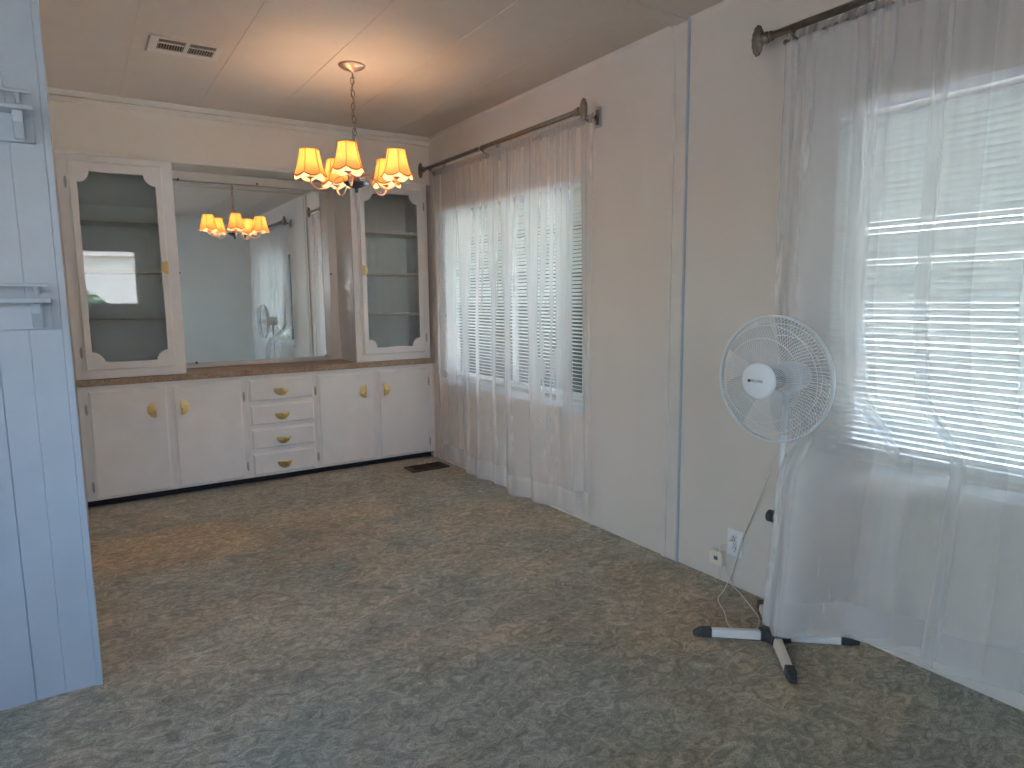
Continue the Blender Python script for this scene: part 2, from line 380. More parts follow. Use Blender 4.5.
def blind(label, q, seed, op=0):
    y0, y1, z0, z1 = q; r = random.Random(seed)
    xc = -.026                               # hung on the face of the wall
    root = thing('mini_blind', label, 'blind', (xc, (y0 + y1) / 2, z0), 'white mini blinds behind the sheer curtains')
    MB().box(xc - .014, xc + .014, y0, y1, z1 - .030, z1 - .002).build('headrail', M['alu'], root, bevel=.002)
    MB().box(xc - .012, xc + .012, y0, y1, z0 + .028, z0 + .042).build('bottom_rail', M['alu'], root, bevel=.003)
    s = MB(); p = .0205; n = int((z1 - .034 - z0 - .055) / p); wd = .0255
    for i in range(n):
        z = z0 + .056 + i * p
        f_ = i / n
        tilt = R(52 + 4 * math.sin(f_ * 5) + r.uniform(-2.5, 2.5) - (6 if f_ < .45 else 0) - op * (1.25 - f_))
        if f_ > .55 and r.random() < .12: tilt -= R(14)
        if r.random() < .05: tilt -= R(8)
        c_, s_ = math.cos(tilt), math.sin(tilt); sag = r.uniform(-.0012, .0012)
        vs = []; K = 5; NY = 9
        for j in range(NY):
            y = y0 + (y1 - y0) * j / (NY - 1); dz = sag * math.sin(math.pi * j / (NY - 1)) + r.uniform(-.0002, .0002)
            for k in range(K):
                u = (k / (K - 1) - .5) * wd; cr = .0022 * (1 - (2 * k / (K - 1) - 1) ** 2)
                vs.append((xc + u * c_ + cr * s_, y, z - u * s_ + cr * c_ + dz))
        s.add(vs, [(j * K + k, j * K + k + 1, (j + 1) * K + k + 1, (j + 1) * K + k) for j in range(NY - 1) for k in range(K - 1)], True)
    s.build('slats', M['slat'], root, recalc=False)
    L = y1 - y0
    for fy in (.10, .42, .74, .93):
        y = y1 - L * fy; c = MB()
        for dx in (-.014, .014): c.tube([(xc + dx, y, z0 + .05), (xc + dx, y, z1 - .02)], .0008, 4)
        c.build('ladder_cord', M['white'], root)
    MB().tube([(xc - .02, y1 - .09, z1 - .02), (xc - .022, y1 - .09, z1 - .62)], .003, 6).build('tilt_wand', M['white'], root)
    return root
blind('white mini blind in the dining window, behind the far sheer curtain', (-1.852, -.245, .660, 1.850), 3, 27)
blind('white mini blind in the near window behind the standing fan', (-4.92, -3.236, .672, 1.862), 11)

# ------------------------------------------------------------------ curtains and rods
def prof(z, pts):
    if z <= pts[0][0]: return pts[0][1]
    for (a, va), (b, vb) in zip(pts, pts[1:]):
        if z <= b: t = (z - a) / (b - a); t = t * t * (3 - 2 * t); return va + (vb - va) * t
    return pts[-1][1]
def folds(seed, n):
    r = random.Random(seed); e = [0.0]
    while e[-1] < 1: e.append(e[-1] + r.uniform(.55, 1.5) / n)
    amp = [r.uniform(.55, 1.25) for _ in e]; asym = [r.uniform(.22, .78) for _ in e]
    def f(u):
        for i in range(len(e) - 1):
            if u <= e[i + 1] or i == len(e) - 2:
                t = min(1, max(0, (u - e[i]) / (e[i + 1] - e[i]))); a = asym[i]
                t = t / a * .5 if t < a else .5 + (t - a) / (1 - a) * .5
                return amp[i] * (.5 - .5 * math.cos(2 * math.pi * t)) ** .75
        return 0
    return f
def curtain(label, y0, y1, ztop, hem, xbase, seed, nf, amp, edge0=None, bulge=None, mat='sheer'):
    """y0 is the edge near the back wall (u = 0), y1 the other edge"""
    big = folds(seed, nf); small = folds(seed + 1, nf * 4.2); r = random.Random(seed); ph = [r.uniform(0, 6.28) for _ in range(4)]
    def P(u, z, off=0):
        t = max(0, min(1, (ztop - z) / (ztop - .05)))
        drift = .012 * math.sin(ph[0] + 9 * u + 2.2 * t) * t
        y_a = y0 if edge0 is None else prof(z, edge0)
        y = y_a + (y1 - y_a) * u + drift * (1 if 0 < u < 1 else 0)
        k = min(1, .25 + t * 1.5)
        uu = u + .012 * math.sin(ph[1] + 5 * u + 1.5 * t)
        x = xbase - amp * k * big(min(1, max(0, uu))) - .006 * (1 - .85 * min(1, t * 2)) * small(u) + off
        if bulge: x -= bulge(y, z)
        return Vector((x, y, z))
    def hz(u): return prof(u, hem) + .006 * math.sin(22 * u + ph[2])
    root = thing('sheer_curtain', label, 'curtain', (xbase, (y0 + y1) / 2, 0))
    nu, nv = 420, 44
    MB().grid(lambda u, v: P(u, ztop - .012 + (hz(u) - ztop + .012) * v), nu, nv).build('curtain_panel', M[mat], root, recalc=False)
    MB().grid(lambda u, v: P(u, hz(u) + .125 * (1 - v), -.0018), nu, 6).build('hem', M['sheer_hem'], root, recalc=False)
    if bulge:      # the sheer is doubled here, and its free edge is folded back several times against the pole
        shift = folds(seed + 7, nf * .8)
        MB().grid(lambda u, v: P(u, ztop - .012 + (hz(u) + .004 - ztop + .012) * v, -.006 - .016 * min(1, v * 2) * shift(u)), nu, nv).build('second_layer', M[mat], root, recalc=False)
        for k, wdt in enumerate((.34, .20, .13)):
            MB().grid(lambda u, v: P(u * wdt, ztop - .012 + (hz(u) + .003 * k - ztop + .012) * v, -.010 - .004 * k), 60, nv).build('folded_edge', M[mat], root, recalc=False)
    # gathered header standing up around the rod
    def head(u, v):
        p = P(u, ztop - .012); s_ = math.sin(u * 2 * math.pi * nf * 6.5 + 2 * math.sin(u * 40))
        return Vector((xbase + .006 - .010 + .006 * s_ - .004 * math.sin(math.pi * v), p.y, ztop - .02 + (.045 + .006 * s_ * (1 if v > .5 else 0)) * v))
    MB().grid(head, nu, 6).build('gathered_header', M['sheer_hem'], root, recalc=False)
    return root

curtain('white sheer curtain over the dining window beside the cabinets', -.215, -1.985, 2.105, [(0, .055), (.35, .04), (.7, .035), (1, .08)], -.066, 21, 9, .050)
def bul(y, z):
    k = prof(z, [(.62, 1.0), (.93, 0.0)])
    g = 1 if y > -3.30 else math.exp(-((y + 3.30) / .16) ** 2)
    return .222 * k * g
curtain('white sheer curtain over the near window, draped against the fan pole', -3.06, -5.02, 2.135, [(0, .072), (.2, .078), (1, .11)], -.066, 33, 9, .045,
        edge0=[(.05, -3.212), (.5, -3.238), (.72, -3.252), (.95, -3.08), (1.25, -3.045), (2.1, -3.05)], bulge=bul)
# thin sheer at the window behind the camera
def bc(u, v):
    x = W3[0] - .1 + (W3[1] + .12 - W3[0] + .1) * u
    return Vector((x, YF + .06 + .02 * math.sin(u * 70) + .012 * math.sin(u * 31 + 1), 2.05 + (.9 - 2.05) * v))
o = MB().grid(bc, 260, 12).build('sheer_curtain', M['sheer_thin'], None, loc=(-2.6, YF + .06, .9), recalc=False)
tag(o, 'thin sheer curtain reflected in the glass of the left upper cabinet', 'curtain')

def finial(c, d):
    m = MB(); m.lathe([(.010, -.045), (.017, -.042), (.017, -.036), (.012, -.033), (.012, -.026), (.020, -.023), (.020, -.016), (.012, -.012), (.014, -.004)], c, d, 20)
    c = Vector(c); cc = c + Vector(d) * .018
    def q(u, v):
        a, b = 2 * math.pi * u, math.pi * v; fl = 1 + .16 * abs(math.cos(6.5 * a))
        return cc + Vector((0.017 * math.cos(b), .021 * math.sin(b) * math.sin(a) * fl, .048 * math.sin(b) * math.cos(a) * fl))
    m.grid(q, 78, 13, True, True)
    return m
def rod(label, ya, yb, x, z, xs, zs, ysa, ysb, br, rings, grp, fin=(True, True)):
    root = thing('curtain_rod', label, 'curtain rod', (0, (ya + yb) / 2, z), grp)
    m = (ya + yb) / 2
    MB().tube([(x, ya, z), (x, yb, z)], .0125, 16).build('rod', M['rodmetal'], root)
    for yy, d, on in ((ya, (0, 1, 0), fin[0]), (yb, (0, -1, 0), fin[1])):
        if on: finial((x, yy + d[1] * .042, z), d).build('finial', M['rodmetal'], root)
    s = MB().tube([(xs, ysa, zs), (xs, ysb, zs)], .006, 10)
    for yy in (ysa, ysb): s.tube([(xs, yy - .006, zs), (xs, yy + .006, zs)], .0095, 12)
    s.build('sheer_rod', M['rodmetal'], root)
    for yy in rings: MB().lathe([(.0128, -.006), (.017, -.006), (.018, 0), (.017, .006), (.0128, .006)], (x, yy, z), (0, 1, 0), 20).build('rod_ring', M['brass'], root)
    for yy in br:
        b = MB(); b.box(-.012, -.006, yy - .011, yy + .011, z - .055, z + .02)
        b.tube([(-.01, yy, z - .018), (-.05, yy, z - .026), (xs, yy, zs - .012), (x + .01, yy, z - .026), (x, yy, z - .016)], .005, 8)
        b.tube([(x - .017, yy, z - .003), (x - .012, yy, z - .014), (x, yy, z - .0175), (x + .012, yy, z - .014), (x + .017, yy, z - .003)], .0035, 8)
        b.build('bracket', M['rodmetal'], root)
        MB().box(-.008, 0, yy - .02, yy + .02, z - .065, z + .035).build('mounting_block', M['part'], root, bevel=.002)
    return root
rod('long bronze double curtain rod above the dining window', -.17, -1.90, -.12, 2.142, -.066, 2.108, -.21, -1.985, (-.26, -.98, -1.935), (-.97,), 'bronze double curtain rods')
rod('thick bronze curtain rod above the near window by the fan', -3.02, -5.06, -.12, 2.154, -.066, 2.135, -3.04, -5.03, (-3.10, -4.1, -4.98), (-4.0,), 'bronze double curtain rods')

# ------------------------------------------------------------------ cabinets
def shell_handle(kind, c, parent, r=.048):
    """fluted half shell; kind: 'L' fan opens to -x, 'R' fan opens to +x, 'D' fan opens down"""
    base = {'L': math.pi, 'R': 0, 'D': -math.pi / 2}[kind]; n = 36; c = Vector(c); m = MB()
    vs = []
    rings = [(0, .020), (.25, .019), (.55, .0145), (.85, .008), (1, .002)]
    for (t, h) in rings:
        for k in range(n + 1):
            a = base - math.pi / 2 + math.pi * k / n; ru = (k % 4) / 2; ru = abs(ru - 1)
            rr = r * t * (1 + .10 * ru * t); vs.append(c + Vector((rr * math.cos(a), -h + .0065 * ru * min(1, t * 1.6) * (1 - .6 * t), rr * math.sin(a))))
    fs = [(i * (n + 1) + k, i * (n + 1) + k + 1, (i + 1) * (n + 1) + k + 1, (i + 1) * (n + 1) + k) for i in range(len(rings) - 1) for k in range(n)]
    o = len(vs)
    e = [i * (n + 1) for i in range(len(rings))][::-1] + [i * (n + 1) + n for i in range(1, len(rings))]
    flat = [vs[i] for i in e]; bk = [Vector((p.x, c.y, p.z)) for p in (flat[0], flat[-1])]
    vs += bk; fs.append(tuple(e) + (o + 1, o))
    m.add(vs, fs, False)
    # raised centre bead
    m.sphere(c + Vector((.010 * math.cos(base), -.020, .010 * math.sin(base))), .007, 10, 6)
    return m.build('handle' if kind != 'D' else 'pull', M['brass'], parent, recalc=False)
def hinge(x, z, y, parent):
    m = MB(); m.tube([(x, y - .005, z - .024), (x, y - .005, z + .024)], .0042, 8); m.box(x - .007, x + .007, y - .003, y, z - .02, z + .02)
    for dz in (-.028, .028): m.sphere((x, y - .005, z + dz), .0052, 8, 6)
    return m.build('hinge', M['steel'], parent)

YB = .36
def base_cabinet(label, x0, x1, doors=(), drawers=()):
    root = thing('base_cabinet', label, 'cabinet', ((x0 + x1) / 2, .18, 0), 'white built-in base cabinets')
    b = MB().box(x0, x1, 0, YB, .047, .737); b.build('body', M['cab'], root)
    MB().box(x0, x1, .055, YB - .01, 0, .047).build('toe_kick', M['black'], root)
    for (a, c, side) in doors:
        d = MB().raised(a, c, .052, .712, -.0005, -.019, .016).build('door', M['cab'], root)
        if side == 'L': shell_handle('L', (a + .352, -.019, .568), d); hx = a - .010
        else: shell_handle('R', (a + .042, -.019, .568), d); hx = c + .010
        for z in (.60, .13): hinge(hx, z, 0, root)
    for (a, c, z0, z1) in drawers:
        d = MB().raised(a, c, z0, z1, -.0005, -.019, .015).build('drawer', M['cab'], root)
        shell_handle('D', ((a + c) / 2 - .005, -.019, (z0 + z1) / 2 + .006), d, .048)
    return root
base_cabinet('white two-door base cabinet at the left end beside the partition', -2.308, -1.3785, [(-2.262, -1.842, 'L'), (-1.815, -1.402, 'R')])
base_cabinet('white four-drawer cabinet with brass shell pulls in the middle', -1.3775, -.9275, (), [(-1.364, -.934, .557, .712), (-1.364, -.934, .396, .540), (-1.364, -.934, .232, .376), (-1.364, -.934, .055, .212)])
base_cabinet('white two-door base cabinet at the right end beside the sheer curtain', -.9265, -.014, [(-.908, -.488, 'L'), (-.462, -.056, 'R')])
o = MB().box(-2.306, -.002, -.022, .365, .738, .777).build('countertop', M['counter'], None, loc=(-1.15, .17, .738), bevel=.003)
tag(o, 'long brown speckled laminate countertop on the base cabinets', 'countertop')
struct(MB().box(-.012, -.001, -.003, .02, 0, .735).build('trim_16', M['shelfwood']))

def scallop_door(parent, x0, x1, z0, z1, gx0, gx1, gz0, gz1, hs):
    """frame with quarter-round corner bites round the glass"""
    yb, yf = -.0005, -.021; r = .062
    inner = []
    def arc(cx, cz, a0, a1):
        for k in range(9):
            a = R(a0 + (a1 - a0) * k / 8); inner.append((cx + r * math.cos(a), cz + r * math.sin(a)))
    # order counter-clockwise starting at the lower left, bites curve into the glass
    arc(gx0, gz0, 90, 0); arc(gx1, gz0, 180, 90); arc(gx1, gz1, 270, 180); arc(gx0, gz1, 0, -90)
    outer = [(x0, z0)] * 9 + [(x1, z0)] * 9 + [(x1, z1)] * 9 + [(x0, z1)] * 9
    m = MB(); b = .014; n = 36
    cx, cz = (x0 + x1) / 2, (z0 + z1) / 2
    ins = lambda p, d: (p[0] + (d if p[0] < cx else -d), p[1] + (d if p[1] < cz else -d))
    rings = [[(p[0], yb, p[1]) for p in outer], [(p[0], -.010, p[1]) for p in outer], [(ins(p, b * .5)[0], -.011, ins(p, b * .5)[1]) for p in outer],
             [(ins(p, b)[0], yf, ins(p, b)[1]) for p in outer], [(p[0], yf, p[1]) for p in inner], [(p[0], yb, p[1]) for p in inner]]
    vs = [p for rg in rings for p in rg]; fs = []
    for i in range(len(rings)):
        j = (i + 1) % len(rings)
        for k in range(n):
            l = (k + 1) % n; fs.append((i * n + k, i * n + l, j * n + l, j * n + k))
    m.add(vs, fs)
    d = m.build('door', M['cab'], parent)
    # drop the degenerate faces left where the outer corner repeats
    bm = bmesh.new(); bm.from_mesh(d.data); bmesh.ops.dissolve_degenerate(bm, dist=1e-6, edges=bm.edges); bmesh.ops.recalc_face_normals(bm, faces=bm.faces); bm.to_mesh(d.data); bm.free()
    MB().box(gx0 - .012, gx1 + .012, .001, .004, gz0 - .012, gz1 + .012).build('glass_pane', M['cabglass'], d)
    zc = 1.434
    if hs == 'L': shell_handle('L', (gx1 + .036, -.021, zc), d, .038)
    else: shell_handle('R', (gx0 - .030, -.021, zc), d, .038)
    hx = x0 - .009 if hs == 'L' else x1 + .009
    for z in (z0 + .115, z1 - .13): hinge(hx, z, 0, parent)
    return d
def upper_cabinet(label, x0, x1, door, glass, hs):
    root = thing('display_cabinet', label, 'cabinet', ((x0 + x1) / 2, .18, .778), 'glass-front upper cabinets')
    z0, z1 = .779, 2.076; t = .016; b = MB()
    b.box(x0, x0 + t, .001, YB, z0, z1); b.box(x1 - t, x1, .001, YB, z0, z1); b.box(x0 + t, x1 - t, .001, YB, z0, z0 + t); b.box(x0 + t, x1 - t, .001, YB, z1 - t, z1)
    b.build('body', M['cab'], root)
    MB().box(x0 + t, x1 - t, YB - .008, YB, z0 + t, z1 - t).build('back_panel', M['cabin'], root)
    f = MB(); gx0, gx1, gz0, gz1 = glass; e = .02
    f.box(x0, gx0 - e, 0, .016, z0, z1); f.box(gx1 + e, x1, 0, .016, z0, z1); f.box(gx0 - e, gx1 + e, 0, .016, z0, gz0 - e); f.box(gx0 - e, gx1 + e, 0, .016, gz1 + e, z1)
    f.build('face_frame', M['cab'], root)
    for z in (1.712, 1.414, 1.116):
        MB().box(x0 + t + .001, x1 - t - .001, .03, YB - .009, z - .012, z + .005).build('shelf', M['shelfwood'], root, bevel=.001)
    scallop_door(root, *door, *glass, hs)
upper_cabinet('glass-front upper cabinet left of the mirror, with window reflection', -2.308, -1.722, (-2.262, -1.775, .822, 2.034), (-2.217, -1.819, .876, 1.970), 'L')
upper_cabinet('glass-front upper cabinet right of the mirror, by the curtain', -.611, -.026, (-.566, -.062, .822, 2.034), (-.520, -.115, .878, 1.976), 'R')

root = thing('wall_mirror', 'large wall mirror in a white frame between the two glass-front cabinets', 'mirror', (-1.166, .345, .779))
MB().box(-1.70, -.625, .346, .354, .80, 2.05).build('mirror_glass', M['mirror'], root)
f = MB(); f.box(-1.720, -.613, .332, .359, .779, .806)
f.build('bottom_rail', M['trim'], root, bevel=.002)
MB().box(-1.720, -.613, .334, .359, 2.016, 2.074).build('top_rail', M['trim'], root, bevel=.002)
MB().box(-.672, -.613, .336, .359, .806, 2.016).build('side_rail', M['trim'], root, bevel=.002)
MB().box(-1.720, -1.698, .336, .359, .806, 2.016).build('side_rail', M['trim'], root, bevel=.002)
for (x, z) in ((-1.65, 2.019), (-1.155, 2.028), (-1.682, 1.414), (-1.615, .812), (-.662, 1.417), (-.727, .812)):
    MB().lathe([(.0075, 0), (.0075, .002), (.004, .005), (0, .006)], (x, .333, z), (0, -1, 0), 12).build('mirror_clip', M['pewter'], root)

# ------------------------------------------------------------------ chandelier
CX, CY = -1.017, -1.226
root = thing('chandelier', 'five-shade chandelier with pleated amber shades hanging from the ceiling', 'chandelier', (CX, CY, 1.78))
MB().lathe([(.0001, 0), (.066, 0), (.067, -.004), (.060, -.012), (.040, -.021), (.016, -.026), (.010, -.030), (.006, -.036), (.0001, -.037)], (CX, CY, H), (0, 0, 1), 32).build('canopy', M['copper'], root)
c = MB(); z = 2.372; k = 0
while z > 2.045:
    pts = []
    for i in range(14):
        a = 2 * math.pi * i / 14; u = .0085 * math.cos(a); v = .019 * math.sin(a)
        pts.append((CX + (u if k % 2 else u * .35), CY + (u if not k % 2 else -u * .35), z - .017 + v))
    c.tube(pts, .0021, 6, closed=True); z -= .031; k += 1
c.build('chain', M['pewter'], root)
MB().tube([(CX + .009 * math.sin(i * .9), CY + .009 * math.cos(i * .9), 2.37 - i * .0165) for i in range(21)], .0022, 6).build('chain_cord', M['pewter'], root)
MB().lathe([(.0001, 2.048), (.006, 2.045), (.007, 2.035), (.014, 2.030), (.018, 2.018), (.012, 2.004), (.007, 1.998), (.007, 1.98), (.013, 1.972), (.021, 1.95), (.023, 1.925), (.014, 1.90), (.010, 1.885), (.020, 1.875), (.026, 1.862), (.026, 1.845), (.016, 1.835), (.010, 1.822), (.010, 1.806)], (CX, CY, 0), (0, 0, 1), 24).build('centre_column', M['copper'], root)
MB().lathe([(.008, 1.812), (.03, 1.812), (.058, 1.822), (.066, 1.828), (.066, 1.825), (.05, 1.812), (.028, 1.802), (.010, 1.797), (.008, 1.790), (.010, 1.784), (.006, 1.778), (.0001, 1.775)], (CX, CY, 0), (0, 0, 1), 32).build('bottom_dish', M['gun'], root)
cam_dir = math.atan2(-4.628 - CY, -2.278 - CX)
RS = .226
for k in range(5):
    a = cam_dir - R(9) + R(72) * k
    ux, uy = math.cos(a), math.sin(a)
    pt = lambda r, z: (CX + ux * r, CY + uy * r, z)
    path = [(.022, 1.852), (.045, 1.862), (.070, 1.862), (.093, 1.848), (.112, 1.826), (.130, 1.804), (.150, 1.790), (.175, 1.785), (.198, 1.790), (.215, 1.803), (.224, 1.820), (RS, 1.838)]
    arm = MB().tube([pt(*p) for p in path], .0042, 8).build('arm', M['copper'], root)
    MB().lathe([(.004, 1.832), (.012, 1.838), (.021, 1.842), (.021, 1.845), (.010, 1.847), (.010, 1.858)], pt(RS, 0), (0, 0, 1), 16).build('candle_cup', M['copper'], arm)
    MB().lathe([(.0085, 1.858), (.0085, 1.898), (.0001, 1.899)], pt(RS, 0), (0, 0, 1), 14).build('candle_sleeve', M['cream'], arm)
    MB().lathe([(.006, 1.899), (.012, 1.908), (.0145, 1.922), (.011, 1.938), (.005, 1.952), (.0001, 1.958)], pt(RS, 0), (0, 0, 1), 12).build('bulb', M['bulb'], arm)
    rot0 = a + R(3)
    zt, zb, rt, rb = 1.976, 1.858, .047, .073
    def sp(u, v, off=0):
        th = 2 * math.pi * u; s3 = abs(math.sin(3 * th)); 
        zz0 = zb - .017 * s3
        z_ = zt + (zz0 - zt) * v; t = (zt - z_) / (zt - zb)
        rr = rt + (rb - rt) * (t ** 1.25) + .004 * max(0, t - .8) / .2
        ph = (3 * th) % math.pi
        hexf = 1 - .07 * abs(math.sin(3 * th)) ** 1.0 * (.4 + .6 * (1 - t * .3))
        rr = rr * hexf + off
        return Vector((pt(RS, 0)[0] + rr * math.cos(th + rot0), pt(RS, 0)[1] + rr * math.sin(th + rot0), z_))
    sh = MB().grid(lambda u, v: sp(u, v), 72, 12, True, True).build('lamp_shade', M['shade'], root, recalc=False)
    MB().grid(lambda u, v: sp(u, v, -.0018) + Vector((0, 0, -.009 * v ** 3)), 72, 12, True, True).build('shade_lining', M['lining'], sh, recalc=False)
    p_ = MB()
    p_.tube([sp(i / 72, 1, .0008) for i in range(72)], .0026, 6, closed=True)
    p_.tube([sp(i / 36, 0, .0005) for i in range(36)], .0022, 6, closed=True)
    for q in range(6): p_.tube([sp(q / 6, v / 10, .0008) for v in range(11)], .0017, 6)
    p_.build('piping', M['piping'], sh)
    w_ = MB()
    for q in range(3):
        th = rot0 + R(120 * q)
        w_.tube([(pt(RS, 0)[0] + .0 * math.cos(th), pt(RS, 0)[1], 1.940), (pt(RS, 0)[0] + .02 * math.cos(th), pt(RS, 0)[1] + .02 * math.sin(th), 1.960), (pt(RS, 0)[0] + .043 * math.cos(th), pt(RS, 0)[1] + .043 * math.sin(th), 1.973)], .0012, 5)
    w_.build('shade_clip', M['pewter'], sh)

# ------------------------------------------------------------------ vents
root = thing('ceiling_vent', 'cream metal air vent with louvres set in the ceiling', 'vent', (-1.757, -1.06, H))
x0, x1, y0, y1 = -1.910, -1.603, -1.165, -.942
f = MB(); z = H - .006
ox0, ox1, oy0, oy1 = x0 + .040, x1 - .028, y0 + .03, y1 - .05
f.box(x0, ox0, y0, y1, z, H); f.box(ox1, x1, y0, y1, z, H); f.box(ox0, ox1, y0, oy0, z, H); f.box(ox0, ox1, oy1, y1, z, H)
xm = (ox0 + ox1) / 2; f.box(xm - .009, xm + .009, oy0, oy1, z, H)
ym = oy0 + .055; f.box(ox0, ox1, ym - .006, ym + .006, z, H)
f.build('frame', M['vent'], root, bevel=.0015)
MB().box(ox0, ox1, oy0, oy1, H - .0012, H - .0004).build('duct_opening', M['ventdark'], root)
for a, b in ((ox0, xm - .009), (xm + .009, ox1)):
    s = MB()
    for k in range(4):
        y = oy0 + .005 + k * .0125; s.hexa([(a, y, H - .005), (b, y, H - .005), (b, y + .0115, H - .003), (a, y + .0115, H - .003), (a, y, H - .0042), (b, y, H - .0042), (b, y + .0115, H - .0022), (a, y + .0115, H - .0022)])
    s.build('louvre', M['ventslat'], root)
    s = MB()
    for k in range(10):
        x = a + (b - a) * (k + .5) / 10; s.box(x - .0022, x + .0022, ym + .006, oy1, H - .005, H - .001)
    s.build('louvre', M['ventslat'], root)
MB().box(x0 - .004, x0 + .004, y0 + .012, y1 - .01, H - .011, H - .006).build('damper_lever', M['ventslat'], root)

root = thing('floor_register', 'dark brown metal floor register in the carpet by the curtain', 'vent', (-.207, -.268, 0))
x0, x1, y0, y1 = -.352, -.062, -.352, -.185
f = MB(); f.box(x0, x1, y0, y0 + .02, 0, .010); f.box(x0, x1, y1 - .02, y1, 0, .010); f.box(x0, x0 + .025, y0 + .02, y1 - .02, 0, .010); f.box(x1 - .025, x1, y0 + .02, y1 - .02, 0, .010)
f.box(-.213, -.201, y0 + .02, y1 - .02, 0, .010)
f.build('frame', M['brown'], root, bevel=.0015)
s = MB()
for k in range(18):
    x = x0 + .03 + k * .0135; s.box(x, x + .004, y0 + .02, y1 - .02, .002, .008)
s.build('grille', M['brown'], root)
MB().box(x0 + .025, x1 - .025, y0 + .02, y1 - .02, .0004, .0016).build('duct_opening', M['ventdark'], root)

# ------------------------------------------------------------------ standing fan
PX, PY = -.250, -3.228
root = thing('standing_fan', 'white pedestal fan with wire guard and crossed feet by the near curtain', 'fan', (PX, PY, 0))
def P2(a, r, z): return Vector((PX + r * math.cos(a), PY + r * math.sin(a), z))
hub = MB(); hub.lathe([(.0001, .002), (.042, .002), (.044, .02), (.040, .040), (.024, .052), (.018, .075), (.0001, .076)], (PX, PY, 0), (0, 0, 1), 24)
for k, dg in enumerate((139, 227, 319, 47)):
    a = R(dg); d = Vector((math.cos(a), math.sin(a), 0)); n_ = Vector((-d.y, d.x, 0)); o_ = Vector((PX, PY, 0))
    def bar(m, r0, r1, w0, w1, h0, h1):
        sec = lambda r, w_, h: [o_ + d * r + n_ * (-w_) + Vector((0, 0, .003)), o_ + d * r + n_ * w_ + Vector((0, 0, .003)), o_ + d * r + n_ * (w_ * .8) + Vector((0, 0, h)), o_ + d * r - n_ * (w_ * .8) + Vector((0, 0, h))]
        A, B = sec(r0, w0, h0), sec(r1, w1, h1)
        m.add(A + B, [(0, 1, 2, 3)[::-1], (4, 5, 6, 7), (0, 1, 5, 4), (1, 2, 6, 5), (2, 3, 7, 6), (3, 0, 4, 7)]); return m
    bar(hub, .02, .052, .024, .022, .042, .038)
    leg = bar(MB(), .050, .225, .0175, .0165, .034, .031).build('leg', M['white'] if k % 2 == 0 else M['cream'], root, bevel=.005)  # front and back legs coloured cream for the tint of the light on them
    cap = MB(); bar(cap, .222, .262, .0185, .018, .034, .032); bar(cap, .262, .288, .018, .011, .032, .018)
    cap.build('end_cap', M['dark'], leg, bevel=.004)
hub.build('base_hub', M['dark'], root, bevel=.001)
MB().tube([(PX, PY, .07), (PX, PY, .50)], .0135, 16).build('lower_pole', M['white'], root)
MB().tube([(PX, PY, .50), (PX, PY, .90)], .010, 16).build('upper_pole', M['white'], root)
m = MB().tube([(PX, PY, .435), (PX, PY, .50)], .019, 16)
m.build('height_collar', M['white'], root)
m = MB().tube([(PX, PY + .014, .455), (PX, PY + .030, .455)], .010, 10); m.tube([(PX, PY + .024, .455), (PX, PY + .046, .455)], .022, 12)
m.build('height_knob', M['dark'], root, bevel=.002)
AX = Vector((math.cos(R(182)), math.sin(R(182)), 0)); C0 = Vector((-.352, -3.250, .961)); SX = Vector((-AX.y, AX.x, 0)); UZ = Vector((0, 0, 1))
def F(r, an, h): return C0 + AX * h + (SX * math.cos(an) + UZ * math.sin(an)) * r
# neck and motor
m = MB(); m.tube([(PX, PY, .865), (PX, PY, .90), (PX - .002, PY, .925)], [.013, .018, .022], 14)
m.build('tilt_neck', M['white'], root)
MB().lathe([(.0001, -.165), (.030, -.163), (.046, -.150), (.052, -.125), (.054, -.080), (.052, -.055), (.040, -.046), (.0001, -.046)], C0, AX, 28).build('motor_housing', M['white'], root)
MB().tube([F(0, 0, -.05), F(0, 0, .055)], .006, 10).build('shaft', M['dark'], root)
def guard(name, h0, dep, r_in, nring):
    g = MB(); nw = 96
    def pr(t):  # t 0 at the hub, 1 at the rim
        r = r_in + (.206 - r_in) * t; h = h0 + dep * (1 - t ** 3.2)
        return r, h
    for k in range(nw):
        a = 2 * math.pi * k / nw
        g.tube([F(*((lambda q: (q[0], a + (.0 if dep > 0 else 0) + .10 * math.sin(math.pi * t_), q[1]))(pr(t_)))) for t_ in (0, .25, .5, .7, .85, .94, 1)], 0.0008, 4, cap=False)
    for t in nring:
        r, h = pr(t); g.tube([F(r, 2 * math.pi * i / 64, h) for i in range(64)], .0014, 5, closed=True)
    return g.build(name, M['wire'], root)
guard('front_guard', .006, .072, .057, (.02, .55, .82))
guard('rear_guard', -.006, -.050, .050, (.02, .60, .85))
m = MB(); prof_ = [(.2050, -.008), (.2105, -.008), (.212, 0), (.2105, .008), (.2050, .008), (.2050, -.008)]
m.lathe(prof_, C0, AX, 96); m.f = m.f[:-2]; m.sm = m.sm[:-2]
m.build('guard_rim', M['wire'], root)
for k in range(4):
    b = MB(); a0 = R(20 + 90 * k)
    b.grid(lambda u, v: F(.03 + .158 * u, a0 + (v - .5) * (1.25 - .35 * u) + .25 * u, .012 + .030 * (v - .5)), 10, 8)
    b.build('fan_blade', M['blade'], root, recalc=False)
MB().lathe([(.0001, -.02), (.034, -.02), (.036, .02), (.028, .045), (.0001, .047)], C0, AX, 28).build('blade_hub', M['blade'], root)
badge = MB().lathe([(.058, .070), (.061, .076), (.0605, .084), (.054, .0885), (.0001, .0905)], C0, AX, 40).build('centre_badge', M['white'], root)
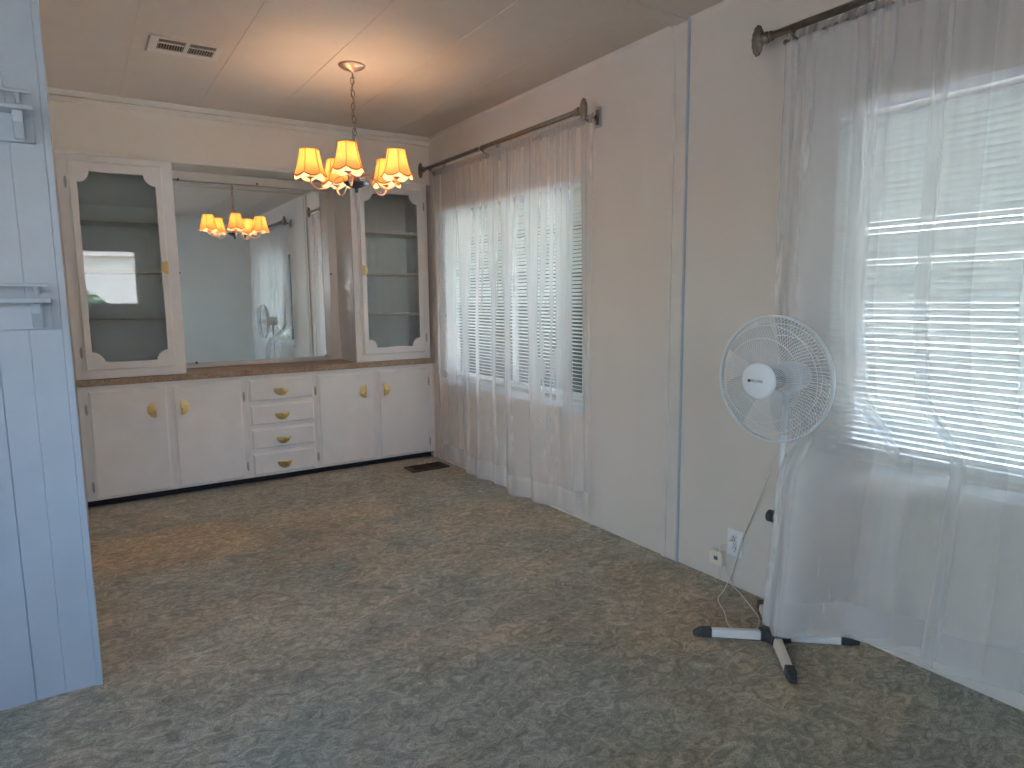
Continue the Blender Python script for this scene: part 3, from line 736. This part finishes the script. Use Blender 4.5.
# lettering on the badge
def on_badge(sx, uz, h=.0912): return C0 + AX * h + SX * sx + UZ * uz
s0 = 1
rt_dir = SX if (SX.cross(UZ)).dot(AX) > 0 else -SX       # reading direction seen from the front
def bp(x, z, h=.0912): return C0 + AX * h + rt_dir * x + UZ * z
m = MB(); m.hexa([bp(-.033, -.0045, .0895), bp(-.024, -.0045, .0895), bp(-.024, .0045, .0895), bp(-.033, .0045, .0895), bp(-.033, -.0045), bp(-.024, -.0045), bp(-.024, .0045), bp(-.033, .0045)])
m.build('badge_square', M['ink'], badge)
cu = bpy.data.curves.new('badge_lettering', 'FONT'); cu.body = 'PELONIS'; cu.size = .0118; cu.extrude = .0003; cu.align_x = 'LEFT'; cu.align_y = 'CENTER'
cu.materials.append(M['greyink'])
tmp = bpy.data.objects.new('badge_lettering', cu); COL.objects.link(tmp); bpy.context.view_layer.update()
tme = bpy.data.meshes.new_from_object(tmp.evaluated_get(bpy.context.evaluated_depsgraph_get())); bpy.data.objects.remove(tmp)
to = bpy.data.objects.new('badge_lettering', tme); COL.objects.link(to)
mt = Matrix((rt_dir, UZ, rt_dir.cross(UZ))).transposed().to_4x4(); mt.translation = bp(-.0215, 0, .0914) - Vector(root['_o'])
to.matrix_local = mt; to.parent = badge
# cord from the motor to the outlet
cord = [(-.205, -3.235, .93), (-.16, -3.205, .86), (-.10, -3.12, .72), (-.05, -3.02, .50), (-.022, -2.93, .32), (-.018, -2.885, .20), (-.018, -2.865, .12), (-.03, -2.845, .04), (-.07, -2.855, .006), (-.165, -2.90, .005),
        (-.235, -2.99, .005), (-.31, -3.075, .005), (-.30, -3.125, .005), (-.25, -3.145, .005), (-.20, -3.125, .005), (-.155, -3.085, .005), (-.105, -3.01, .005), (-.055, -2.93, .005), (-.022, -2.85, .018), (-.020, -2.815, .07), (-.028, -2.795, .13), (-.040, -2.80, .175), (-.040, -2.825, .193), (-.030, -2.842, .192)]
def catmull(p, n=6):
    p = [Vector(q) for q in p]; o = []
    for i in range(len(p) - 1):
        a, b, c_, d = p[max(0, i - 1)], p[i], p[i + 1], p[min(len(p) - 1, i + 2)]
        for k in range(n):
            t = k / n; o.append(.5 * ((2 * b) + (-a + c_) * t + (2 * a - 5 * b + 4 * c_ - d) * t * t + (-a + 3 * b - 3 * c_ + d) * t ** 3))
    o.append(p[-1]); return o
pc = MB().tube(catmull(cord), .0027, 6).build('power_cord', M['cream'], root)
MB().box(-.034, -.006, -2.862, -2.836, .180, .204).build('plug', M['white'], pc, bevel=.003)

root = thing('wall_outlet', 'white double wall outlet low on the wall with the fan plugged in', 'outlet', (0, -2.848, .19))
MB().box(-.005, 0, -2.888, -2.808, .134, .250).build('cover_plate', M['white'], root, bevel=.002)
for zc in (.215, .166):
    so = MB().lathe([(.017, 0), (.0165, .003), (.0001, .0032)], (-.004, -2.848, zc), (-1, 0, 0), 20).build('socket', M['white'], root)
    s = MB()
    for dy in (-.0065, .0065): s.box(-.0078, -.0071, -2.848 + dy - .0015, -2.848 + dy + .0015, zc - .001, zc + .008)
    s.lathe([(.0028, 0), (.0028, .0008), (.0001, .0009)], (-.0071, -2.848, zc - .008), (-1, 0, 0), 8)
    s.build('socket_slots', M['ink'], so)
root = thing('phone_jack', 'small cream surface-mounted jack box low on the wall left of the outlet', 'wall jack', (0, -2.765, .11))
MB().box(-.028, 0, -2.800, -2.732, .074, .138).build('jack_box', M['cream'], root, bevel=.004)
MB().box(-.031, -.027, -2.778, -2.760, .098, .114).build('jack_port', M['greyink'], root)
MB().tube([(-.012, -2.775, .084), (-.010, -2.777, .04), (-.008, -2.778, .003)], .0018, 6).build('jack_wire', M['cream'], root)

# ------------------------------------------------------------------ gallery shelves on the partition
def gallery(label, zb, zrail, xr):
    root = thing('wall_shelf', label, 'shelf', (-2.75, -2.19, zb), 'white railed wall shelves')
    x0 = -3.15
    MB().box(x0, xr, -2.196, -2.176, zb - .078, zb).build('backboard', M['part'], root, bevel=.002)
    MB().box(x0 - .004, xr + .003, -2.262, -2.180, zb, zb + .013).build('shelf_board', M['part'], root, bevel=.003)
    MB().box(x0, xr + .002, -2.262, -2.248, zrail, zrail + .009).build('gallery_rail', M['part'], root, bevel=.002)
    h = zrail - zb - .013
    for x in [xr - .030 - .245 * k for k in range(4)]:
        MB().lathe([(.006, 0), (.009, h * .12), (.004, h * .25), (.0085, h * .5), (.004, h * .75), (.009, h * .88), (.006, h)], (x, -2.255, zb + .013), (0, 0, 1), 12).build('spindle', M['part'], root)
    for x in (xr - .036, x0 + .1):
        MB().add([(x - .013, -2.196, zb), (x - .013, -2.245, zb), (x - .013, -2.240, zb - .030), (x - .013, -2.215, zb - .072), (x - .013, -2.196, zb - .072),
                  (x + .013, -2.196, zb), (x + .013, -2.245, zb), (x + .013, -2.240, zb - .030), (x + .013, -2.215, zb - .072), (x + .013, -2.196, zb - .072)],
                 [(0, 1, 2, 3, 4), (9, 8, 7, 6, 5), (1, 6, 7, 2), (2, 7, 8, 3), (3, 8, 9, 4), (0, 5, 6, 1), (0, 4, 9, 5)]).build('bracket', M['part'], root, bevel=.002)
gallery('upper white wall shelf with spindle rail on the left partition', 1.771, 1.815, -2.336)
gallery('lower white wall shelf with spindle rail on the left partition', 1.236, 1.283, -2.338)

# ------------------------------------------------------------------ outdoors
struct(MB().box(-30, 30, -34, 26, -.95, -.85).build('ground', M['concrete']))
root = thing('patio_awning', 'metal patio awning outside the two curtained windows', 'awning', (1.9, -2.4, -.85))
a = MB(); a.hexa([(.16, -7.5, 2.34), (3.3, -7.5, 2.10), (3.3, 2.5, 2.10), (.16, 2.5, 2.34), (.16, -7.5, 2.38), (3.3, -7.5, 2.14), (3.3, 2.5, 2.14), (.16, 2.5, 2.38)])
a.build('awning_panel', M['awning'], root)
for y in (-6.5, -3.6, -.7, 2.2): MB().box(3.15, 3.23, y - .04, y + .04, -.85, 2.10).build('post', M['siding'], root)
def house(label, x0, x1, y0, y1, h, rh, along):
    root = thing('neighbor_house', label, 'house', ((x0 + x1) / 2, (y0 + y1) / 2, -.85))
    MB().box(x0, x1, y0, y1, -.85, h).build('house_wall', M['stucco'], root)
    m = MB(); e = .35; xm, ym = (x0 + x1) / 2, (y0 + y1) / 2
    if along == 'x': m.add([(x0 - e, y0 - e, h), (x1 + e, y0 - e, h), (x1 + e, y1 + e, h), (x0 - e, y1 + e, h), (x0 - e, ym, h + rh), (x1 + e, ym, h + rh)], [(0, 1, 5, 4), (3, 4, 5, 2), (0, 4, 3), (1, 2, 5), (0, 3, 2, 1)])
    else: m.add([(x0 - e, y0 - e, h), (x1 + e, y0 - e, h), (x1 + e, y1 + e, h), (x0 - e, y1 + e, h), (xm, y0 - e, h + rh), (xm, y1 + e, h + rh)], [(0, 4, 5, 3), (1, 2, 5, 4), (0, 1, 4), (3, 5, 2), (0, 3, 2, 1)])
    m.build('house_roof', M['roof'], root)
    return root
c2 = thing('added_shade_roof', 'added flat roof on posts, out of view, shading the ground outside the near window', 'added_shade_roof', (5.3, -5.0, -.85))  # added unseen roof; keeps sun off the ground outside the near window
MB().hexa([(3.32, -9.0, 2.16), (8.6, -9.0, 2.02), (8.6, -1.9, 2.02), (3.32, -1.9, 2.16), (3.32, -9.0, 2.22), (8.6, -9.0, 2.08), (8.6, -1.9, 2.08), (3.32, -1.9, 2.22)]).build('added_shade_panel', M['awning'], c2)
for y in (-8.6, -5.4, -2.2): MB().box(8.45, 8.53, y - .04, y + .04, -.85, 2.02).build('post', M['siding'], c2)
house('beige house across the street, reflected in the left cabinet glass', -9.5, 4.5, -22, -15, 2.3, 1.5, 'x')
house('beige house beyond the patio outside the curtained windows', 9.0, 15.0, -9.0, 5.0, 2.1, 1.3, 'y')
def bush(label, c, r, n, seed):
    q = random.Random(seed); m = MB(); c = Vector(c)
    for k in range(n):
        a, b = q.uniform(0, 6.283), math.acos(q.uniform(-.6, 1)); rr = r * q.uniform(.55, 1) ; p = c + Vector((rr * math.sin(b) * math.cos(a), rr * math.sin(b) * math.sin(a), rr * 1.1 * math.cos(b)))
        u = Vector((q.uniform(-1, 1), q.uniform(-1, 1), q.uniform(-1, 1))).normalized() * r * .11; v = u.orthogonal().normalized() * r * .06
        m.add([p - u, p + v, p + u, p - v], [(0, 1, 2, 3)])
    root = thing('shrub', label, 'shrub', (c.x, c.y, -.85))
    m.build('foliage', M['leaf'], root, recalc=False)
    t = MB(); t.tube([(c.x, c.y, -.85), (c.x + .05, c.y, c.z)], [.06, .03], 8); t.build('trunk', M['bark'], root)
bush('round green shrub reflected low in the left cabinet glass', (-2.3, -9.6, .55), .8, 900, 4)
bush('green shrub outside, right of the reflected window view', (.6, -10.4, .45), .8, 900, 5)

# ------------------------------------------------------------------ light
wd = bpy.data.worlds.new('sky_world'); sc.world = wd; wd.use_nodes = True; nt = wd.node_tree; nt.nodes.clear()
wo = nt.nodes.new('ShaderNodeOutputWorld'); bg = nt.nodes.new('ShaderNodeBackground'); sky = nt.nodes.new('ShaderNodeTexSky')
sky.sky_type = 'NISHITA'; sky.sun_disc = False; sky.sun_elevation = R(48); sky.sun_rotation = R(60); sky.air_density = 1.0; sky.dust_density = 1.5
nt.links.new(sky.outputs[0], bg.inputs[0]); bg.inputs[1].default_value = 1.6
nt.links.new(bg.outputs[0], wo.inputs[0])
sun = bpy.data.lights.new('sun', 'SUN'); sun.energy = 22; sun.angle = R(.6); sun.color = (1, .95, .87)
so = bpy.data.objects.new('sun', sun); COL.objects.link(so)
so.rotation_euler = Vector((-.62, -.25, -.82)).to_track_quat('-Z', 'Y').to_euler()
def portal(name, c, sx, sy, d):
    l = bpy.data.lights.new(name, 'AREA'); l.shape = 'RECTANGLE'; l.size = sx; l.size_y = sy; l.energy = 1; l.cycles.is_portal = True
    o = bpy.data.objects.new(name, l); COL.objects.link(o); o.location = c; o.rotation_euler = Vector(d).to_track_quat('-Z', 'Z').to_euler(); return o
portal('window_portal', (.16, (W1[0] + W1[1]) / 2, (W1[2] + W1[3]) / 2), W1[1] - W1[0] + .1, 1.2, (-1, 0, 0))
portal('window_portal', (.16, (W2[0] + W2[1]) / 2, (W2[2] + W2[3]) / 2), W2[1] - W2[0] + .1, 1.2, (-1, 0, 0))
portal('window_portal', (XF - .16, (W4[0] + W4[1]) / 2, (W4[2] + W4[3]) / 2), W4[1] - W4[0], W4[3] - W4[2], (1, 0, 0))
portal('window_portal', ((W3[0] + W3[1]) / 2, YF - .16, (W3[2] + W3[3]) / 2), W3[1] - W3[0] + .1, .8, (0, 1, 0))

# ------------------------------------------------------------------ camera
yaw, pitch, roll = R(32.90696379), R(7.51449277), R(.54392165)
f = Vector((math.sin(yaw) * math.cos(pitch), math.cos(yaw) * math.cos(pitch), -math.sin(pitch))); r_ = Vector((math.cos(yaw), -math.sin(yaw), 0)); d_ = f.cross(r_)
r2 = r_ * math.cos(roll) + d_ * math.sin(roll); d2 = -r_ * math.sin(roll) + d_ * math.cos(roll)
cam = bpy.data.cameras.new('camera'); co = bpy.data.objects.new('camera', cam); COL.objects.link(co)
mw = Matrix((r2, -d2, -f)).transposed().to_4x4(); mw.translation = (-2.2779, -4.6283, 1.2437); co.matrix_world = mw
cam.sensor_width = 36; cam.lens = 668.76 / 1024 * 36; cam.clip_start = .02; cam.clip_end = 200
sc.camera = co

for o in bpy.data.objects:
    if '_o' in o: del o['_o']
vs = sc.view_settings; vs.view_transform = 'Standard'; vs.look = 'None'; vs.gamma = 1; vs.use_curve_mapping = False; vs.exposure = 1.33
c = sc.cycles; c.use_denoising = True; c.use_adaptive_sampling = False; c.max_bounces = 14; c.diffuse_bounces = 6; c.glossy_bounces = 5; c.transmission_bounces = 6; c.transparent_max_bounces = 40
c.sample_clamp_indirect = 6; c.caustics_reflective = False; c.caustics_refractive = False
try: c.denoiser = 'OPENIMAGEDENOISE'; c.denoising_input_passes = 'RGB_ALBEDO_NORMAL'
except Exception: pass
